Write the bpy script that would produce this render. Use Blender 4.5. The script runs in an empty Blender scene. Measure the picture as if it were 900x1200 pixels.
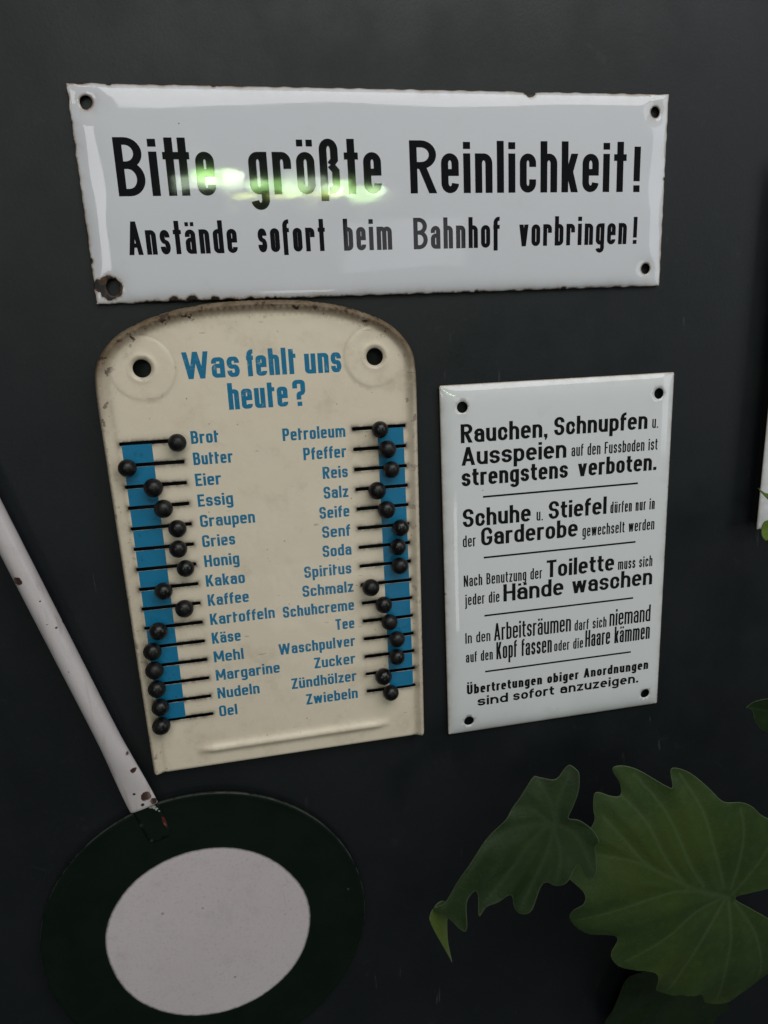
import bpy, math, random
import numpy as np
from mathutils import Vector, Matrix
from mathutils.geometry import delaunay_2d_cdt

random.seed(7)
np.random.seed(7)
SC = bpy.context.scene
COL = SC.collection
MM = 0.001

# ------------------------------------------------------------------ camera
cam_d = bpy.data.cameras.new('camera')
cam = bpy.data.objects.new('camera', cam_d)
COL.objects.link(cam)
Rm = Matrix(((0.9803025, -0.08846237, 0.1765826),
             (-0.19222565, -0.22207257, 0.95589386),
             (-0.04534649, -0.97100885, -0.23470304)))      # columns: image right, image down, forward
r_, d_, f_ = Rm.col[0], Rm.col[1], Rm.col[2]
M3 = Matrix((r_, -d_, -f_)).transposed()
cam.matrix_world = Matrix.Translation((0, -0.521723, 0)) @ M3.to_4x4()
cam_d.sensor_fit = 'VERTICAL'
cam_d.sensor_height = 36.0
cam_d.lens = 809.7 / 1200 * 36.0
cam_d.clip_start = 0.01
cam_d.clip_end = 100
SC.camera = cam

# ------------------------------------------------------------------ world and lamps
W = bpy.data.worlds.new('World')
SC.world = W
W.use_nodes = True
bgn = W.node_tree.nodes['Background']
bgn.inputs['Color'].default_value = (0.80, 0.90, 1.0, 1)
bgn.inputs['Strength'].default_value = 0.05


def area(name, loc, target, sx, sy, watts, col, spread=180):
    l = bpy.data.lights.new(name, 'AREA')
    l.shape = 'RECTANGLE'
    l.size, l.size_y = sx, sy
    l.energy = watts
    l.color = col
    l.spread = math.radians(spread)
    o = bpy.data.objects.new(name, l)
    COL.objects.link(o)
    o.location = loc
    d = Vector(target) - Vector(loc)
    o.rotation_euler = d.to_track_quat('-Z', 'Y').to_euler()
    return o


# soft daylight from a wide opening above and in front, a little more from the right
area('daylight_lamp', (0.55, -1.40, 1.42), (0.12, 0, -0.12), 2.2, 1.2, 28.5, (0.99, 0.985, 0.985))
area('side_daylight_lamp', (2.3, -1.5, 0.3), (0.2, 0, -0.1), 0.9, 1.6, 8.0, (0.88, 0.94, 1.0))
# what the glossy enamel mirrors from behind the camera: strips of sunlit garden and pale openings
rg = random.Random(23)
for i in range(15):
    gx = -0.20 + 0.92 * (i + rg.uniform(0, .8)) / 15
    low = i % 3 == 1 and 3 < i < 12
    gz = 0.835 - 0.075 * (gx + .2) - (rg.uniform(.055, .10) if low else rg.uniform(-.03, .03))
    gw, gh = rg.uniform(.09, .21), (rg.uniform(.02, .045) if low else rg.uniform(.06, .13))
    gc = (0.85, 1.0, 0.22) if low else rg.choice([(0.58, 1.0, 0.36), (0.50, 1.0, 0.30), (0.80, 1.0, 0.72), (0.72, 1.0, 0.58)])
    g_ = area('garden_lamp', (gx, -3.0 - .02 * i, gz), (gx * .15, 0, gz * .15), gw, gh, rg.uniform(6, 15) * 3.14 * gw * gh, gc)
    g_.data.shape = 'RECTANGLE' if i % 3 == 0 else 'ELLIPSE'
area('window_lamp', (0.80, -3.0, 0.33), (0.13, 0, 0.05), 0.60, 0.35, 0.6, (0.95, 0.95, 1.0))
area('low_window_lamp', (0.28, -3.0, -1.15), (0.04, 0, -0.17), 0.40, 0.70, 2.2, (1.0, 0.97, 0.92))
area('left_window_lamp', (-1.05, -2.2, 0.50), (-0.08, 0, 0.1), 0.42, 1.0, 4.4, (0.98, 0.97, 1.0))

SC.view_settings.view_transform = 'Standard'
SC.view_settings.look = 'None'
SC.view_settings.exposure = 0.0
SC.view_settings.gamma = 1.0
SC.render.engine = 'CYCLES'
SC.cycles.max_bounces = 6


# ------------------------------------------------------------------ node helper
class NT:
    def __init__(s, name):
        s.m = bpy.data.materials.new(name)
        s.m.use_nodes = True
        s.t = s.m.node_tree
        s.b = s.t.nodes['Principled BSDF']
        s._co = None

    def n(s, kind, **kw):
        x = s.t.nodes.new(kind)
        for k, v in kw.items():
            if hasattr(x, k):
                setattr(x, k, v)
            else:
                x.inputs[k].default_value = v
        return x

    def l(s, a, b):
        s.t.links.new(a, b)

    def co(s):
        if s._co is None:
            s._co = s.n('ShaderNodeTexCoord').outputs['Object']
        return s._co

    def noise(s, scale, detail=4, rough=0.6, off=(0, 0, 0), dist=0.0):
        mp = s.n('ShaderNodeMapping')
        mp.inputs['Location'].default_value = off
        s.l(s.co(), mp.inputs['Vector'])
        x = s.n('ShaderNodeTexNoise')
        x.inputs['Scale'].default_value = scale
        x.inputs['Detail'].default_value = detail
        x.inputs['Roughness'].default_value = rough
        x.inputs['Distortion'].default_value = dist
        s.l(mp.outputs[0], x.inputs['Vector'])
        return x.outputs['Fac']

    def math(s, op, a, b=None, c=None, clamp=False):
        x = s.n('ShaderNodeMath', operation=op)
        x.use_clamp = clamp
        for i, v in enumerate((a, b, c)):
            if v is None:
                continue
            if isinstance(v, (int, float)):
                x.inputs[i].default_value = v
            else:
                s.l(v, x.inputs[i])
        return x.outputs[0]

    def step(s, v, lo, hi, a=0.0, b=1.0):
        x = s.n('ShaderNodeMapRange', interpolation_type='SMOOTHSTEP')
        s.l(v, x.inputs['Value'])
        x.inputs['From Min'].default_value = lo
        x.inputs['From Max'].default_value = hi
        x.inputs['To Min'].default_value = a
        x.inputs['To Max'].default_value = b
        return x.outputs['Result']

    def mix(s, f, a, b):
        x = s.n('ShaderNodeMix', data_type='RGBA')
        for sock, v in ((x.inputs[0], f), (x.inputs[6], a), (x.inputs[7], b)):
            if isinstance(v, (int, float)):
                sock.default_value = v
            elif isinstance(v, tuple):
                sock.default_value = (*v[:3], 1)
            else:
                s.l(v, sock)
        return x.outputs[2]

    def attr(s, name):
        return s.n('ShaderNodeAttribute', attribute_name=name).outputs['Fac']

    def bump(s, h, strength, dist):
        x = s.n('ShaderNodeBump')
        x.inputs['Strength'].default_value = strength
        x.inputs['Distance'].default_value = dist
        s.l(h, x.inputs['Height'])
        s.l(x.outputs[0], s.b.inputs['Normal'])

    def set(s, k, v):
        i = s.b.inputs[k]
        if isinstance(v, (int, float)):
            i.default_value = v
        elif isinstance(v, tuple):
            i.default_value = (*v[:3], 1)
        else:
            s.l(v, i)


def speck(t, scale, radius, off=(0, 0, 0), density=0.5):
    """small round specks in a fraction of voronoi cells"""
    mp = t.n('ShaderNodeMapping')
    mp.inputs['Location'].default_value = off
    t.l(t.co(), mp.inputs['Vector'])
    v = t.n('ShaderNodeTexVoronoi')
    v.inputs['Scale'].default_value = scale
    t.l(mp.outputs[0], v.inputs['Vector'])
    sep = t.n('ShaderNodeSeparateColor')
    t.l(v.outputs['Color'], sep.inputs[0])
    pick = t.step(sep.outputs[0], 1 - density, 1 - density + 0.02)
    size = t.math('MULTIPLY', sep.outputs[1], radius)
    d = t.math('SUBTRACT', size, v.outputs['Distance'])
    return t.math('MULTIPLY', t.step(d, 0.0, radius * 0.35), pick)


# ------------------------------------------------------------------ materials
def m_wall():
    t = NT('dark_painted_wall')
    c = t.mix(t.noise(6, 4), (0.0062, 0.0080, 0.0096), (0.0100, 0.0124, 0.0146))
    c = t.mix(t.math('MULTIPLY', t.step(t.noise(38, 6, 0.75, (3, 1, 2), 1.5), 0.58, 0.74), 0.55), c, (0.022, 0.024, 0.025))
    # fine pale scuffs
    mp = t.n('ShaderNodeMapping')
    mp.inputs['Rotation'].default_value = (0, 0.6, 0)
    mp.inputs['Scale'].default_value = (60, 60, 9)
    t.l(t.co(), mp.inputs[0])
    x = t.n('ShaderNodeTexNoise')
    x.inputs['Scale'].default_value = 3.0
    x.inputs['Detail'].default_value = 3
    t.l(mp.outputs[0], x.inputs['Vector'])
    sc = t.math('MULTIPLY', t.step(x.outputs['Fac'], 0.68, 0.76), t.step(t.noise(9, 2, 0.5, (9, 4, 4)), 0.52, 0.62))
    c = t.mix(t.math('MULTIPLY', sc, 0.55), c, (0.06, 0.064, 0.068))
    c = t.mix(t.math('MULTIPLY', speck(t, 55, 0.11, (1, 0, 2), 0.12), 0.7), c, (0.16, 0.16, 0.16))
    t.set('Base Color', c)
    t.set('Roughness', t.step(t.noise(14, 4), 0.3, 0.7, 0.40, 0.56))
    t.set('Specular IOR Level', 0.33)
    h = t.math('ADD', t.noise(420, 3), t.math('MULTIPLY', t.noise(45, 3), 1.6))
    t.bump(h, 0.10, 0.0008)
    return t.m


def m_enamel(name, chips, base=(0.69, 0.69, 0.725), wob=0.0, wear=True):
    t = NT(name)
    c = t.mix(t.noise(9, 3), base, tuple(v * 0.94 for v in base))
    c = t.mix(t.math('MULTIPLY', t.step(t.noise(60, 5, 0.7), 0.56, 0.8), 0.25), c, (0.55, 0.54, 0.52))
    c = t.mix(t.math('MULTIPLY', speck(t, 90, 0.09, (2, 2, 2), 0.05), 0.85), c, (0.12, 0.10, 0.09))
    rough = 0.09
    if wear:
        ed = t.attr('edge')
        we = t.attr('wear')
        nz = t.step(t.noise(70, 5, 0.7, (4, 4, 4)), 0.30, 0.72)
        # yellowed dirt along the edge
        dirt = t.math('MULTIPLY', t.math('EXPONENT', t.math('MULTIPLY', ed, -0.35)), t.math('MULTIPLY', nz, 0.55))
        c = t.mix(dirt, c, (0.30, 0.22, 0.13))
        m = t.math('SUBTRACT', t.math('MULTIPLY', nz, we), ed)
        for (x, z, r) in chips:
            v = t.n('ShaderNodeVectorMath', operation='DISTANCE')
            t.l(t.co(), v.inputs[0])
            v.inputs[1].default_value = (x * MM, 0, z * MM)
            dd = t.math('MULTIPLY', v.outputs['Value'], 1000.0)
            q = t.math('SUBTRACT', t.math('MULTIPLY', t.math('ADD', t.noise(130, 4, 0.6, (7, 1, 5)), 0.5), r), dd)
            m = t.math('MAXIMUM', m, q)
        halo = t.step(m, -1.5, 0.2)
        c = t.mix(t.math('MULTIPLY', halo, 0.6), c, (0.27, 0.16, 0.07))
        core = t.step(m, -0.05, 0.45)
        rust = t.mix(t.step(t.noise(240, 4, 0.6, (1, 8, 3)), 0.48, 0.72), (0.012, 0.009, 0.008), (0.11, 0.05, 0.02))
        c = t.mix(core, c, rust)
        rough = t.math('MULTIPLY_ADD', core, 0.6, t.step(t.noise(40, 4), 0.4, 0.8, 0.035, 0.12))
    t.set('Base Color', c)
    t.set('Roughness', rough)
    t.set('Specular IOR Level', 0.55)
    if wob:
        h = t.math('ADD', t.noise(13, 2, 0.5, (5, 2, 1)), t.math('MULTIPLY', t.noise(55, 2), 0.10))
        t.bump(h, 1.0, wob)
    return t.m


def m_gloss_paint(name, col, rough=0.12, var=0.12, wob=0.0):
    t = NT(name)
    c = t.mix(t.noise(50, 4), col, tuple(v * (1 - var) for v in col))
    t.set('Base Color', c)
    t.set('Roughness', rough)
    t.set('Specular IOR Level', 0.5)
    if wob:
        h = t.math('ADD', t.noise(13, 2, 0.5, (5, 2, 1)), t.math('MULTIPLY', t.noise(55, 2), 0.10))
        t.bump(h, 1.0, wob)
    return t.m


def m_cream():
    t = NT('cream_tin_paint')
    c = t.mix(t.noise(11, 4), (0.79, 0.69, 0.55), (0.73, 0.625, 0.485))
    c = t.mix(t.math('MULTIPLY', t.step(t.noise(30, 5, 0.7, (4, 4, 4)), 0.52, 0.75), 0.40), c, (0.47, 0.38, 0.26))
    patina = t.attr('patina')
    nz = t.noise(85, 5, 0.7, (2, 5, 1))
    p = t.math('MULTIPLY', patina, t.step(nz, 0.25, 0.7, 0.85, 1.0))
    c = t.mix(p, c, (0.115, 0.070, 0.032))
    g = t.math('MULTIPLY', t.attr('grime'), t.step(t.noise(170, 4, 0.65), 0.25, 0.65, 0.35, 1.0))
    c = t.mix(g, c, (0.045, 0.035, 0.028))
    # rusty pin holes and brown flecks
    c = t.mix(t.math('MULTIPLY', speck(t, 62, 0.11, (2, 0, 2), 0.16), 0.9), c, (0.07, 0.035, 0.018))
    c = t.mix(t.math('MULTIPLY', speck(t, 150, 0.16, (5, 0, 1), 0.10), 0.6), c, (0.20, 0.11, 0.05))
    # small scratches
    mp = t.n('ShaderNodeMapping')
    mp.inputs['Scale'].default_value = (30, 60, 160)
    mp.inputs['Rotation'].default_value = (0, 0.35, 0)
    t.l(t.co(), mp.inputs[0])
    x = t.n('ShaderNodeTexNoise')
    x.inputs['Scale'].default_value = 2.0
    t.l(mp.outputs[0], x.inputs['Vector'])
    c = t.mix(t.math('MULTIPLY', t.step(x.outputs['Fac'], 0.71, 0.76), 0.5), c, (0.27, 0.20, 0.13))
    chip = t.math('MULTIPLY', t.math('MULTIPLY', t.step(t.noise(120, 4, 0.6, (8, 3, 3)), 0.60, 0.63), patina), 1.4, None, True)
    c = t.mix(chip, c, (0.05, 0.028, 0.018))
    t.set('Base Color', c)
    t.set('Roughness', t.math('MULTIPLY_ADD', p, 0.35, t.step(t.noise(40, 4), 0.35, 0.7, 0.24, 0.40)))
    t.set('Specular IOR Level', 0.45)
    h = t.math('ADD', t.math('MULTIPLY', t.noise(22, 3), 2.0), t.math('MULTIPLY', t.noise(260, 3), 0.12))
    t.bump(h, 0.35, 0.0012)
    return t.m


def m_knob():
    t = NT('black_knob_lacquer')
    c = t.mix(t.step(t.noise(260, 4, 0.7), 0.5, 0.75), (0.0040, 0.0038, 0.0037), (0.017, 0.014, 0.012))
    t.set('Base Color', c)
    oi = t.n('ShaderNodeObjectInfo').outputs['Random']
    t.set('Roughness', t.math('ADD', t.step(t.noise(180, 3), 0.3, 0.7, 0.20, 0.38), t.math('MULTIPLY', oi, 0.18)))
    t.set('Specular IOR Level', 0.38)
    t.bump(t.noise(330, 3), 0.25, 0.0006)
    return t.m


def m_blue_print():
    t = NT('worn_blue_print')
    c = t.mix(t.noise(40, 4), (0.005, 0.178, 0.345), (0.006, 0.150, 0.285))
    c = t.mix(t.math('MULTIPLY', t.step(t.noise(300, 4, 0.65, (3, 3, 3)), 0.60, 0.68), 0.55), c, (0.33, 0.36, 0.36))
    t.set('Base Color', c)
    t.set('Roughness', 0.33)
    return t.m


def m_blue_band():
    t = NT('blue_band_paint')
    c = t.mix(t.noise(28, 4), (0.006, 0.160, 0.31), (0.008, 0.185, 0.35))
    c = t.mix(t.math('MULTIPLY', t.step(t.noise(110, 5, 0.7), 0.56, 0.7), 0.55), c, (0.006, 0.055, 0.11))
    c = t.mix(t.math('MULTIPLY', speck(t, 140, 0.2, (2, 0, 2), 0.12), 0.7), c, (0.03, 0.03, 0.03))
    t.set('Base Color', c)
    t.set('Roughness', 0.34)
    t.bump(t.noise(190, 3), 0.3, 0.0006)
    return t.m


BATON_CHIPS = [(-97.1, 334.2, 3.0), (-77.6, 296.0, 1.0), (-40.8, 169.3, 2.4), (-43.2, 147.9, 1.1), (-34.8, 144.0, 3.6), (-29.6, 138.2, 2.6), (-38.0, 136.9, 1.5), (-85.0, 317.8, 0.7)]


def m_baton_white():
    t = NT('chipped_white_paint')
    c = t.mix(t.noise(20, 4), (0.60, 0.55, 0.555), (0.53, 0.48, 0.485))
    c = t.mix(t.math('MULTIPLY', t.step(t.noise(45, 5, 0.7), 0.5, 0.8), 0.4), c, (0.42, 0.36, 0.35))
    ch = t.math('MAXIMUM', t.step(t.noise(58, 4, 0.6, (3, 7, 1)), 0.675, 0.69), speck(t, 48, 0.24, (6, 1, 3), 0.45))
    sp_ = t.n('ShaderNodeSeparateXYZ')
    t.l(t.co(), sp_.inputs[0])
    cb = t.n('ShaderNodeCombineXYZ')
    t.l(sp_.outputs[0], cb.inputs[0])
    t.l(sp_.outputs[2], cb.inputs[2])
    for (x_, z_, r_) in BATON_CHIPS:
        v = t.n('ShaderNodeVectorMath', operation='DISTANCE')
        t.l(cb.outputs[0], v.inputs[0])
        v.inputs[1].default_value = (x_ * MM, 0, z_ * MM)
        dd = t.math('MULTIPLY', v.outputs['Value'], 1000.0)
        q = t.math('SUBTRACT', t.math('MULTIPLY', t.math('ADD', t.noise(240, 4, 0.7, (7, 1, r_)), 0.2), r_ * 1.5), dd)
        ch = t.math('MAXIMUM', ch, t.step(q, -0.1, 0.4))
    c = t.mix(ch, c, t.mix(t.noise(300, 3), (0.02, 0.012, 0.010), (0.09, 0.035, 0.022)))
    mp = t.n('ShaderNodeMapping')
    mp.inputs['Rotation'].default_value = (0, 0.27, 0)
    mp.inputs['Scale'].default_value = (160, 160, 9)
    t.l(t.co(), mp.inputs[0])
    x = t.n('ShaderNodeTexNoise')
    x.inputs['Scale'].default_value = 1.0
    x.inputs['Detail'].default_value = 4
    t.l(mp.outputs[0], x.inputs['Vector'])
    c = t.mix(t.math('MULTIPLY', t.step(x.outputs['Fac'], 0.52, 0.72), 0.45), c, (0.30, 0.24, 0.22))
    t.set('Base Color', c)
    t.set('Roughness', 0.36)
    t.bump(t.math('ADD', t.noise(60, 3), ch), 0.3, 0.0006)
    return t.m


def m_disc_white():
    t = NT('worn_white_disc_paint')
    c = t.mix(t.noise(12, 4), (0.67, 0.595, 0.605), (0.58, 0.51, 0.52))
    c = t.mix(t.math('MULTIPLY', t.step(t.noise(30, 6, 0.75, (2, 2, 2)), 0.5, 0.85), 0.4), c, (0.30, 0.27, 0.265))
    v = t.n('ShaderNodeTexVoronoi', feature='DISTANCE_TO_EDGE')
    v.inputs['Scale'].default_value = 26
    t.l(t.co(), v.inputs['Vector'])
    scr = t.math('MULTIPLY', t.step(v.outputs['Distance'], 0.012, 0.002), t.step(t.noise(16, 2, 0.5, (4, 9, 1)), 0.56, 0.64))
    c = t.mix(t.math('MULTIPLY', scr, 0.12), c, (0.16, 0.14, 0.14))
    c = t.mix(t.math('MULTIPLY', speck(t, 260, 0.22, (8, 1, 1), 0.20), 0.45), c, (0.26, 0.22, 0.22))
    c = t.mix(t.math('MULTIPLY', t.step(t.noise(420, 3, 0.7), 0.52, 0.70), 0.30), c, (0.34, 0.30, 0.305))
    c = t.mix(t.math('MULTIPLY', speck(t, 60, 0.16, (3, 1, 1), 0.22), 0.75), c, (0.14, 0.11, 0.11))
    ed = t.math('ADD', t.attr('edge'), t.math('MULTIPLY', t.noise(220, 3), -1.6))
    c = t.mix(t.step(ed, 1.7, -1.4), c, (0.006, 0.018, 0.009))
    t.set('Base Color', c)
    t.set('Roughness', 0.5)
    t.bump(t.noise(300, 3), 0.12, 0.0008)
    return t.m


def m_disc_green():
    t = NT('dark_green_disc_paint')
    c = t.mix(t.noise(10, 4), (0.0022, 0.0070, 0.0038), (0.0034, 0.0100, 0.0050))
    c = t.mix(t.math('MULTIPLY', speck(t, 40, 0.06, (1, 4, 2), 0.15), 0.8), c, (0.22, 0.22, 0.20))
    e = t.attr('edge')
    rim = t.math('MULTIPLY', t.step(e, 0.9, 0.2), t.step(t.noise(80, 4), 0.35, 0.6))
    c = t.mix(t.math('MULTIPLY', rim, 0.5), c, (0.10, 0.10, 0.085))
    t.set('Base Color', c)
    t.set('Roughness', t.step(t.noise(30, 4), 0.3, 0.7, 0.42, 0.6))
    t.set('Specular IOR Level', 0.22)
    t.bump(t.noise(60, 4), 0.15, 0.0012)
    return t.m


def m_leaf(name, lo, hi, vein, rim=(0.10, 0.12, 0.07)):
    t = NT(name)
    c = t.mix(t.step(t.noise(22, 5, 0.65), 0.3, 0.7), lo, hi)
    c = t.mix(t.math('MULTIPLY', t.step(t.noise(11, 3, 0.6, (3, 3, 8)), 0.45, 0.7), 0.5), c, (hi[0] * 1.35, hi[1] * 1.15, hi[2] * .7))
    c = t.mix(t.math('MULTIPLY', speck(t, 60, 0.12, (1, 1, 1), 0.1), 0.6), c, (0.06, 0.045, 0.02))
    c = t.mix(t.math('MULTIPLY', t.step(t.noise(150, 4), 0.45, 0.75), 0.3), c, tuple(v * 1.5 for v in hi))
    c = t.mix(t.math('MULTIPLY', t.attr('vein'), 0.32), c, vein)
    c = t.mix(t.math('MULTIPLY', t.step(t.attr('edge'), 0.9, 0.25), 0.4), c, rim)
    t.set('Base Color', c)
    t.set('Roughness', t.step(t.noise(35, 3), 0.3, 0.7, 0.36, 0.5))
    t.set('Specular IOR Level', 0.20)
    # fine network of small veins
    v = t.n('ShaderNodeTexVoronoi', feature='DISTANCE_TO_EDGE')
    v.inputs['Scale'].default_value = 170
    t.l(t.co(), v.inputs['Vector'])
    h = t.math('ADD', t.math('MULTIPLY', t.step(v.outputs['Distance'], 0.0, 0.2), 0.5), t.noise(90, 3))
    t.bump(h, 0.12, 0.0010)
    return t.m


def m_plain(name, col, rough=0.5):
    t = NT(name)
    t.set('Base Color', t.mix(t.noise(60, 4), col, tuple(v * 0.75 for v in col)))
    t.set('Roughness', rough)
    return t.m


# ------------------------------------------------------------------ object helpers
def tag(o, label=None, cat=None, group=None, kind=None):
    for k, v in (('label', label), ('category', cat), ('group', group), ('kind', kind)):
        if v:
            o[k] = v
    return o


def empty(name, loc, label, cat, group=None):
    o = bpy.data.objects.new(name, None)
    o.empty_display_size = 0.03
    COL.objects.link(o)
    o.location = loc
    return tag(o, label, cat, group)


def mesh_obj(name, verts, faces, mat, parent=None, smooth=True, attrs=None, solid=0.0):
    me = bpy.data.meshes.new(name)
    me.from_pydata([tuple(v) for v in verts], [], [tuple(f) for f in faces])
    me.materials.append(mat)
    if smooth:
        me.shade_smooth()
    for k, vals in (attrs or {}).items():
        a = me.attributes.new(k, 'FLOAT', 'POINT')
        a.data.foreach_set('value', np.asarray(vals, dtype=np.float32))
    me.update()
    o = bpy.data.objects.new(name, me)
    COL.objects.link(o)
    if parent:
        o.parent = parent
    if solid:
        s = o.modifiers.new('thickness', 'SOLIDIFY')
        s.thickness = abs(solid) * MM
        s.offset = -1 if solid > 0 else 1
    return o


def catmull(pts, sub, closed=False):
    P = [np.array(p, float) for p in pts]
    n = len(P)
    out = []
    rng = range(n) if closed else range(n - 1)
    for i in rng:
        p0 = P[(i - 1) % n] if closed or i > 0 else P[0]
        p1, p2 = P[i], P[(i + 1) % n]
        p3 = P[(i + 2) % n] if closed or i + 2 < n else P[-1]
        for k in range(sub):
            u = k / sub
            out.append(0.5 * ((2 * p1) + (p2 - p0) * u + (2 * p0 - 5 * p1 + 4 * p2 - p3) * u * u
                              + (3 * p1 - p0 - 3 * p2 + p3) * u ** 3))
    if not closed:
        out.append(P[-1])
    return [tuple(p) for p in out]


def resample(loop, step, closed=True):
    out = []
    n = len(loop)
    for i in range(n if closed else n - 1):
        a, b = np.array(loop[i]), np.array(loop[(i + 1) % n])
        k = max(1, int(round(np.linalg.norm(b - a) / step)))
        for j in range(k):
            out.append(tuple(a + (b - a) * j / k))
    if not closed:
        out.append(tuple(loop[-1]))
    return out


def seg_dist(P, line, closed=False):
    P = np.asarray(P, float)
    best = np.full(len(P), 1e9)
    n = len(line)
    for i in range(n if closed else n - 1):
        a, b = np.array(line[i], float), np.array(line[(i + 1) % n], float)
        ab = b - a
        L = ab @ ab
        if L < 1e-12:
            continue
        t = np.clip(((P - a) @ ab) / L, 0, 1)
        d = np.hypot(*(P - (a + t[:, None] * ab)).T)
        best = np.minimum(best, d)
    return best


def inside(P, loop):
    P = np.asarray(P, float)
    c = np.zeros(len(P), bool)
    n = len(loop)
    for i in range(n):
        (x0, y0), (x1, y1) = loop[i], loop[(i + 1) % n]
        if y0 == y1:
            continue
        m = ((y0 > P[:, 1]) != (y1 > P[:, 1]))
        c ^= m & (P[:, 0] < (x1 - x0) * (P[:, 1] - y0) / (y1 - y0) + x0)
    return c


def circle(cx, cy, r, n=28, ry=None):
    ry = ry or r
    return [(cx + r * math.cos(2 * math.pi * i / n), cy + ry * math.sin(2 * math.pi * i / n)) for i in range(n)]


def triangulate(outer, holes, step, extra=(), margin=0.4):
    """constrained triangulation of a plate in mm: outline, holes and a filling of points"""
    loops = [outer] + list(holes)
    xs, ys = [p[0] for p in outer], [p[1] for p in outer]
    gx = np.arange(min(xs) + step * 0.5, max(xs), step)
    gy = np.arange(min(ys) + step * 0.5, max(ys), step * 0.87)
    G = np.array([(x + (step * 0.5 if j % 2 else 0), y) for j, y in enumerate(gy) for x in gx]).reshape(-1, 2)
    if len(extra):
        E_ = np.array(extra, float)
        # thin the grid near the extra points
        G = np.vstack([E_, G])
    m = inside(G, outer)
    d = seg_dist(G, outer, True)
    for h in holes:
        m &= ~inside(G, h)
        d = np.minimum(d, seg_dist(G, h, True))
    G = G[m & (d > margin)]
    V, Ed = [], []
    for lp in loops:
        b = len(V)
        V += [Vector(p) for p in lp]
        Ed += [(b + i, b + (i + 1) % len(lp)) for i in range(len(lp))]
    V += [Vector(p) for p in G]
    r = delaunay_2d_cdt(V, Ed, [], 0, 1e-5)
    ov = np.array([(v.x, v.y) for v in r[0]])
    fc = np.array([f for f in r[2] if len(f) == 3])
    cen = ov[fc].mean(1)
    m = inside(cen, outer)
    for h in holes:
        m &= ~inside(cen, h)
    return ov, fc[m]


def inset_points(loop, dists):
    out = []
    n = len(loop)
    L = np.array(loop)
    t = np.roll(L, -1, 0) - np.roll(L, 1, 0)
    nn = np.stack([-t[:, 1], t[:, 0]], 1)
    nn /= np.linalg.norm(nn, axis=1)[:, None] + 1e-9
    area2 = np.sum(L[:, 0] * np.roll(L[:, 1], -1) - np.roll(L[:, 0], -1) * L[:, 1])
    if area2 < 0:
        nn = -nn
    for d in dists:
        out += [tuple(p) for p in L + nn * d]
    return out


# ------------------------------------------------------------------ stroke lettering
def arc(cx, cy, rx, ry, a0, a1, n=7):
    return [(cx + rx * math.cos(math.radians(a0 + (a1 - a0) * i / n)),
             cy + ry * math.sin(math.radians(a0 + (a1 - a0) * i / n))) for i in range(n + 1)]


def stroke(pts, wx, wy, closed=False):
    P = []
    for p in pts:
        if not P or math.hypot(p[0] - P[-1][0], p[1] - P[-1][1]) > 1e-4:
            P.append(p)
    if closed and math.hypot(P[0][0] - P[-1][0], P[0][1] - P[-1][1]) < 1e-4:
        P.pop()
    n = len(P)

    def nrm(a, b):
        dx, dy = b[0] - a[0], b[1] - a[1]
        l = math.hypot(dx, dy)
        return (-dy / l, dx / l)
    q = []
    m = n if closed else n - 1
    N = [nrm(P[i], P[(i + 1) % n]) for i in range(m)]
    O = [(nx * wx / 2, ny * wy / 2) for nx, ny in N]
    for i in range(m):
        (x0, y0), (x1, y1) = P[i], P[(i + 1) % n]
        ox, oy = O[i]
        q.append([(x0 - ox, y0 - oy), (x1 - ox, y1 - oy), (x1 + ox, y1 + oy), (x0 + ox, y0 + oy)])
    for i in range(n):
        if not closed and i in (0, n - 1):
            continue
        n0, n1 = N[i - 1], N[i % m]
        cr = n0[0] * n1[1] - n0[1] * n1[0]
        if abs(cr) < 1e-6:
            continue
        sg = -1 if cr > 0 else 1                       # the outer side of the bend
        o0, o1 = O[i - 1], O[i % m]
        ax, ay = n0[0] + n1[0], n0[1] + n1[1]
        l = math.hypot(ax, ay) or 1
        ax, ay = ax / l, ay / l
        k = sg / max(0.6, ax * n0[0] + ay * n0[1])
        p = P[i]
        q.append([p, (p[0] + sg * o0[0], p[1] + sg * o0[1]), (p[0] + ax * wx / 2 * k, p[1] + ay * wy / 2 * k), (p[0] + sg * o1[0], p[1] + sg * o1[1])])
    return q


WID = dict(A=1.22, B=1.12, D=1.15, E=.95, F=.92, G=1.12, H=1.15, K=1.15, M=1.5, N=1.2, O=1.12, P=1.08, R=1.14, S=1.08,
           T=1.05, U=1.12, W=1.72, Z=1.02, m=1.64, w=1.5, v=1.05, z=.9, r=.70, t=.70, f=.64, c=.96, s=.95, j=.5)
WID['ß'] = 1.08
WID[' '] = .55
WID['ŧ'] = 1.42                                         # the joined tt of the long sign
DIN = dict(B=1.48, R=1.48, A=1.36, r=1.0, t=.78, f=.70)
TIN = dict(W=2.0, r=.78)


def width(ch, st):
    return (DIN if st == 'din' else TIN if st == 'tin' else {}).get(ch, WID.get(ch, 1.0))


WID['?'] = .98
WID['Ü'] = 1.12
FIXED = set('ilI!.,')


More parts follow.
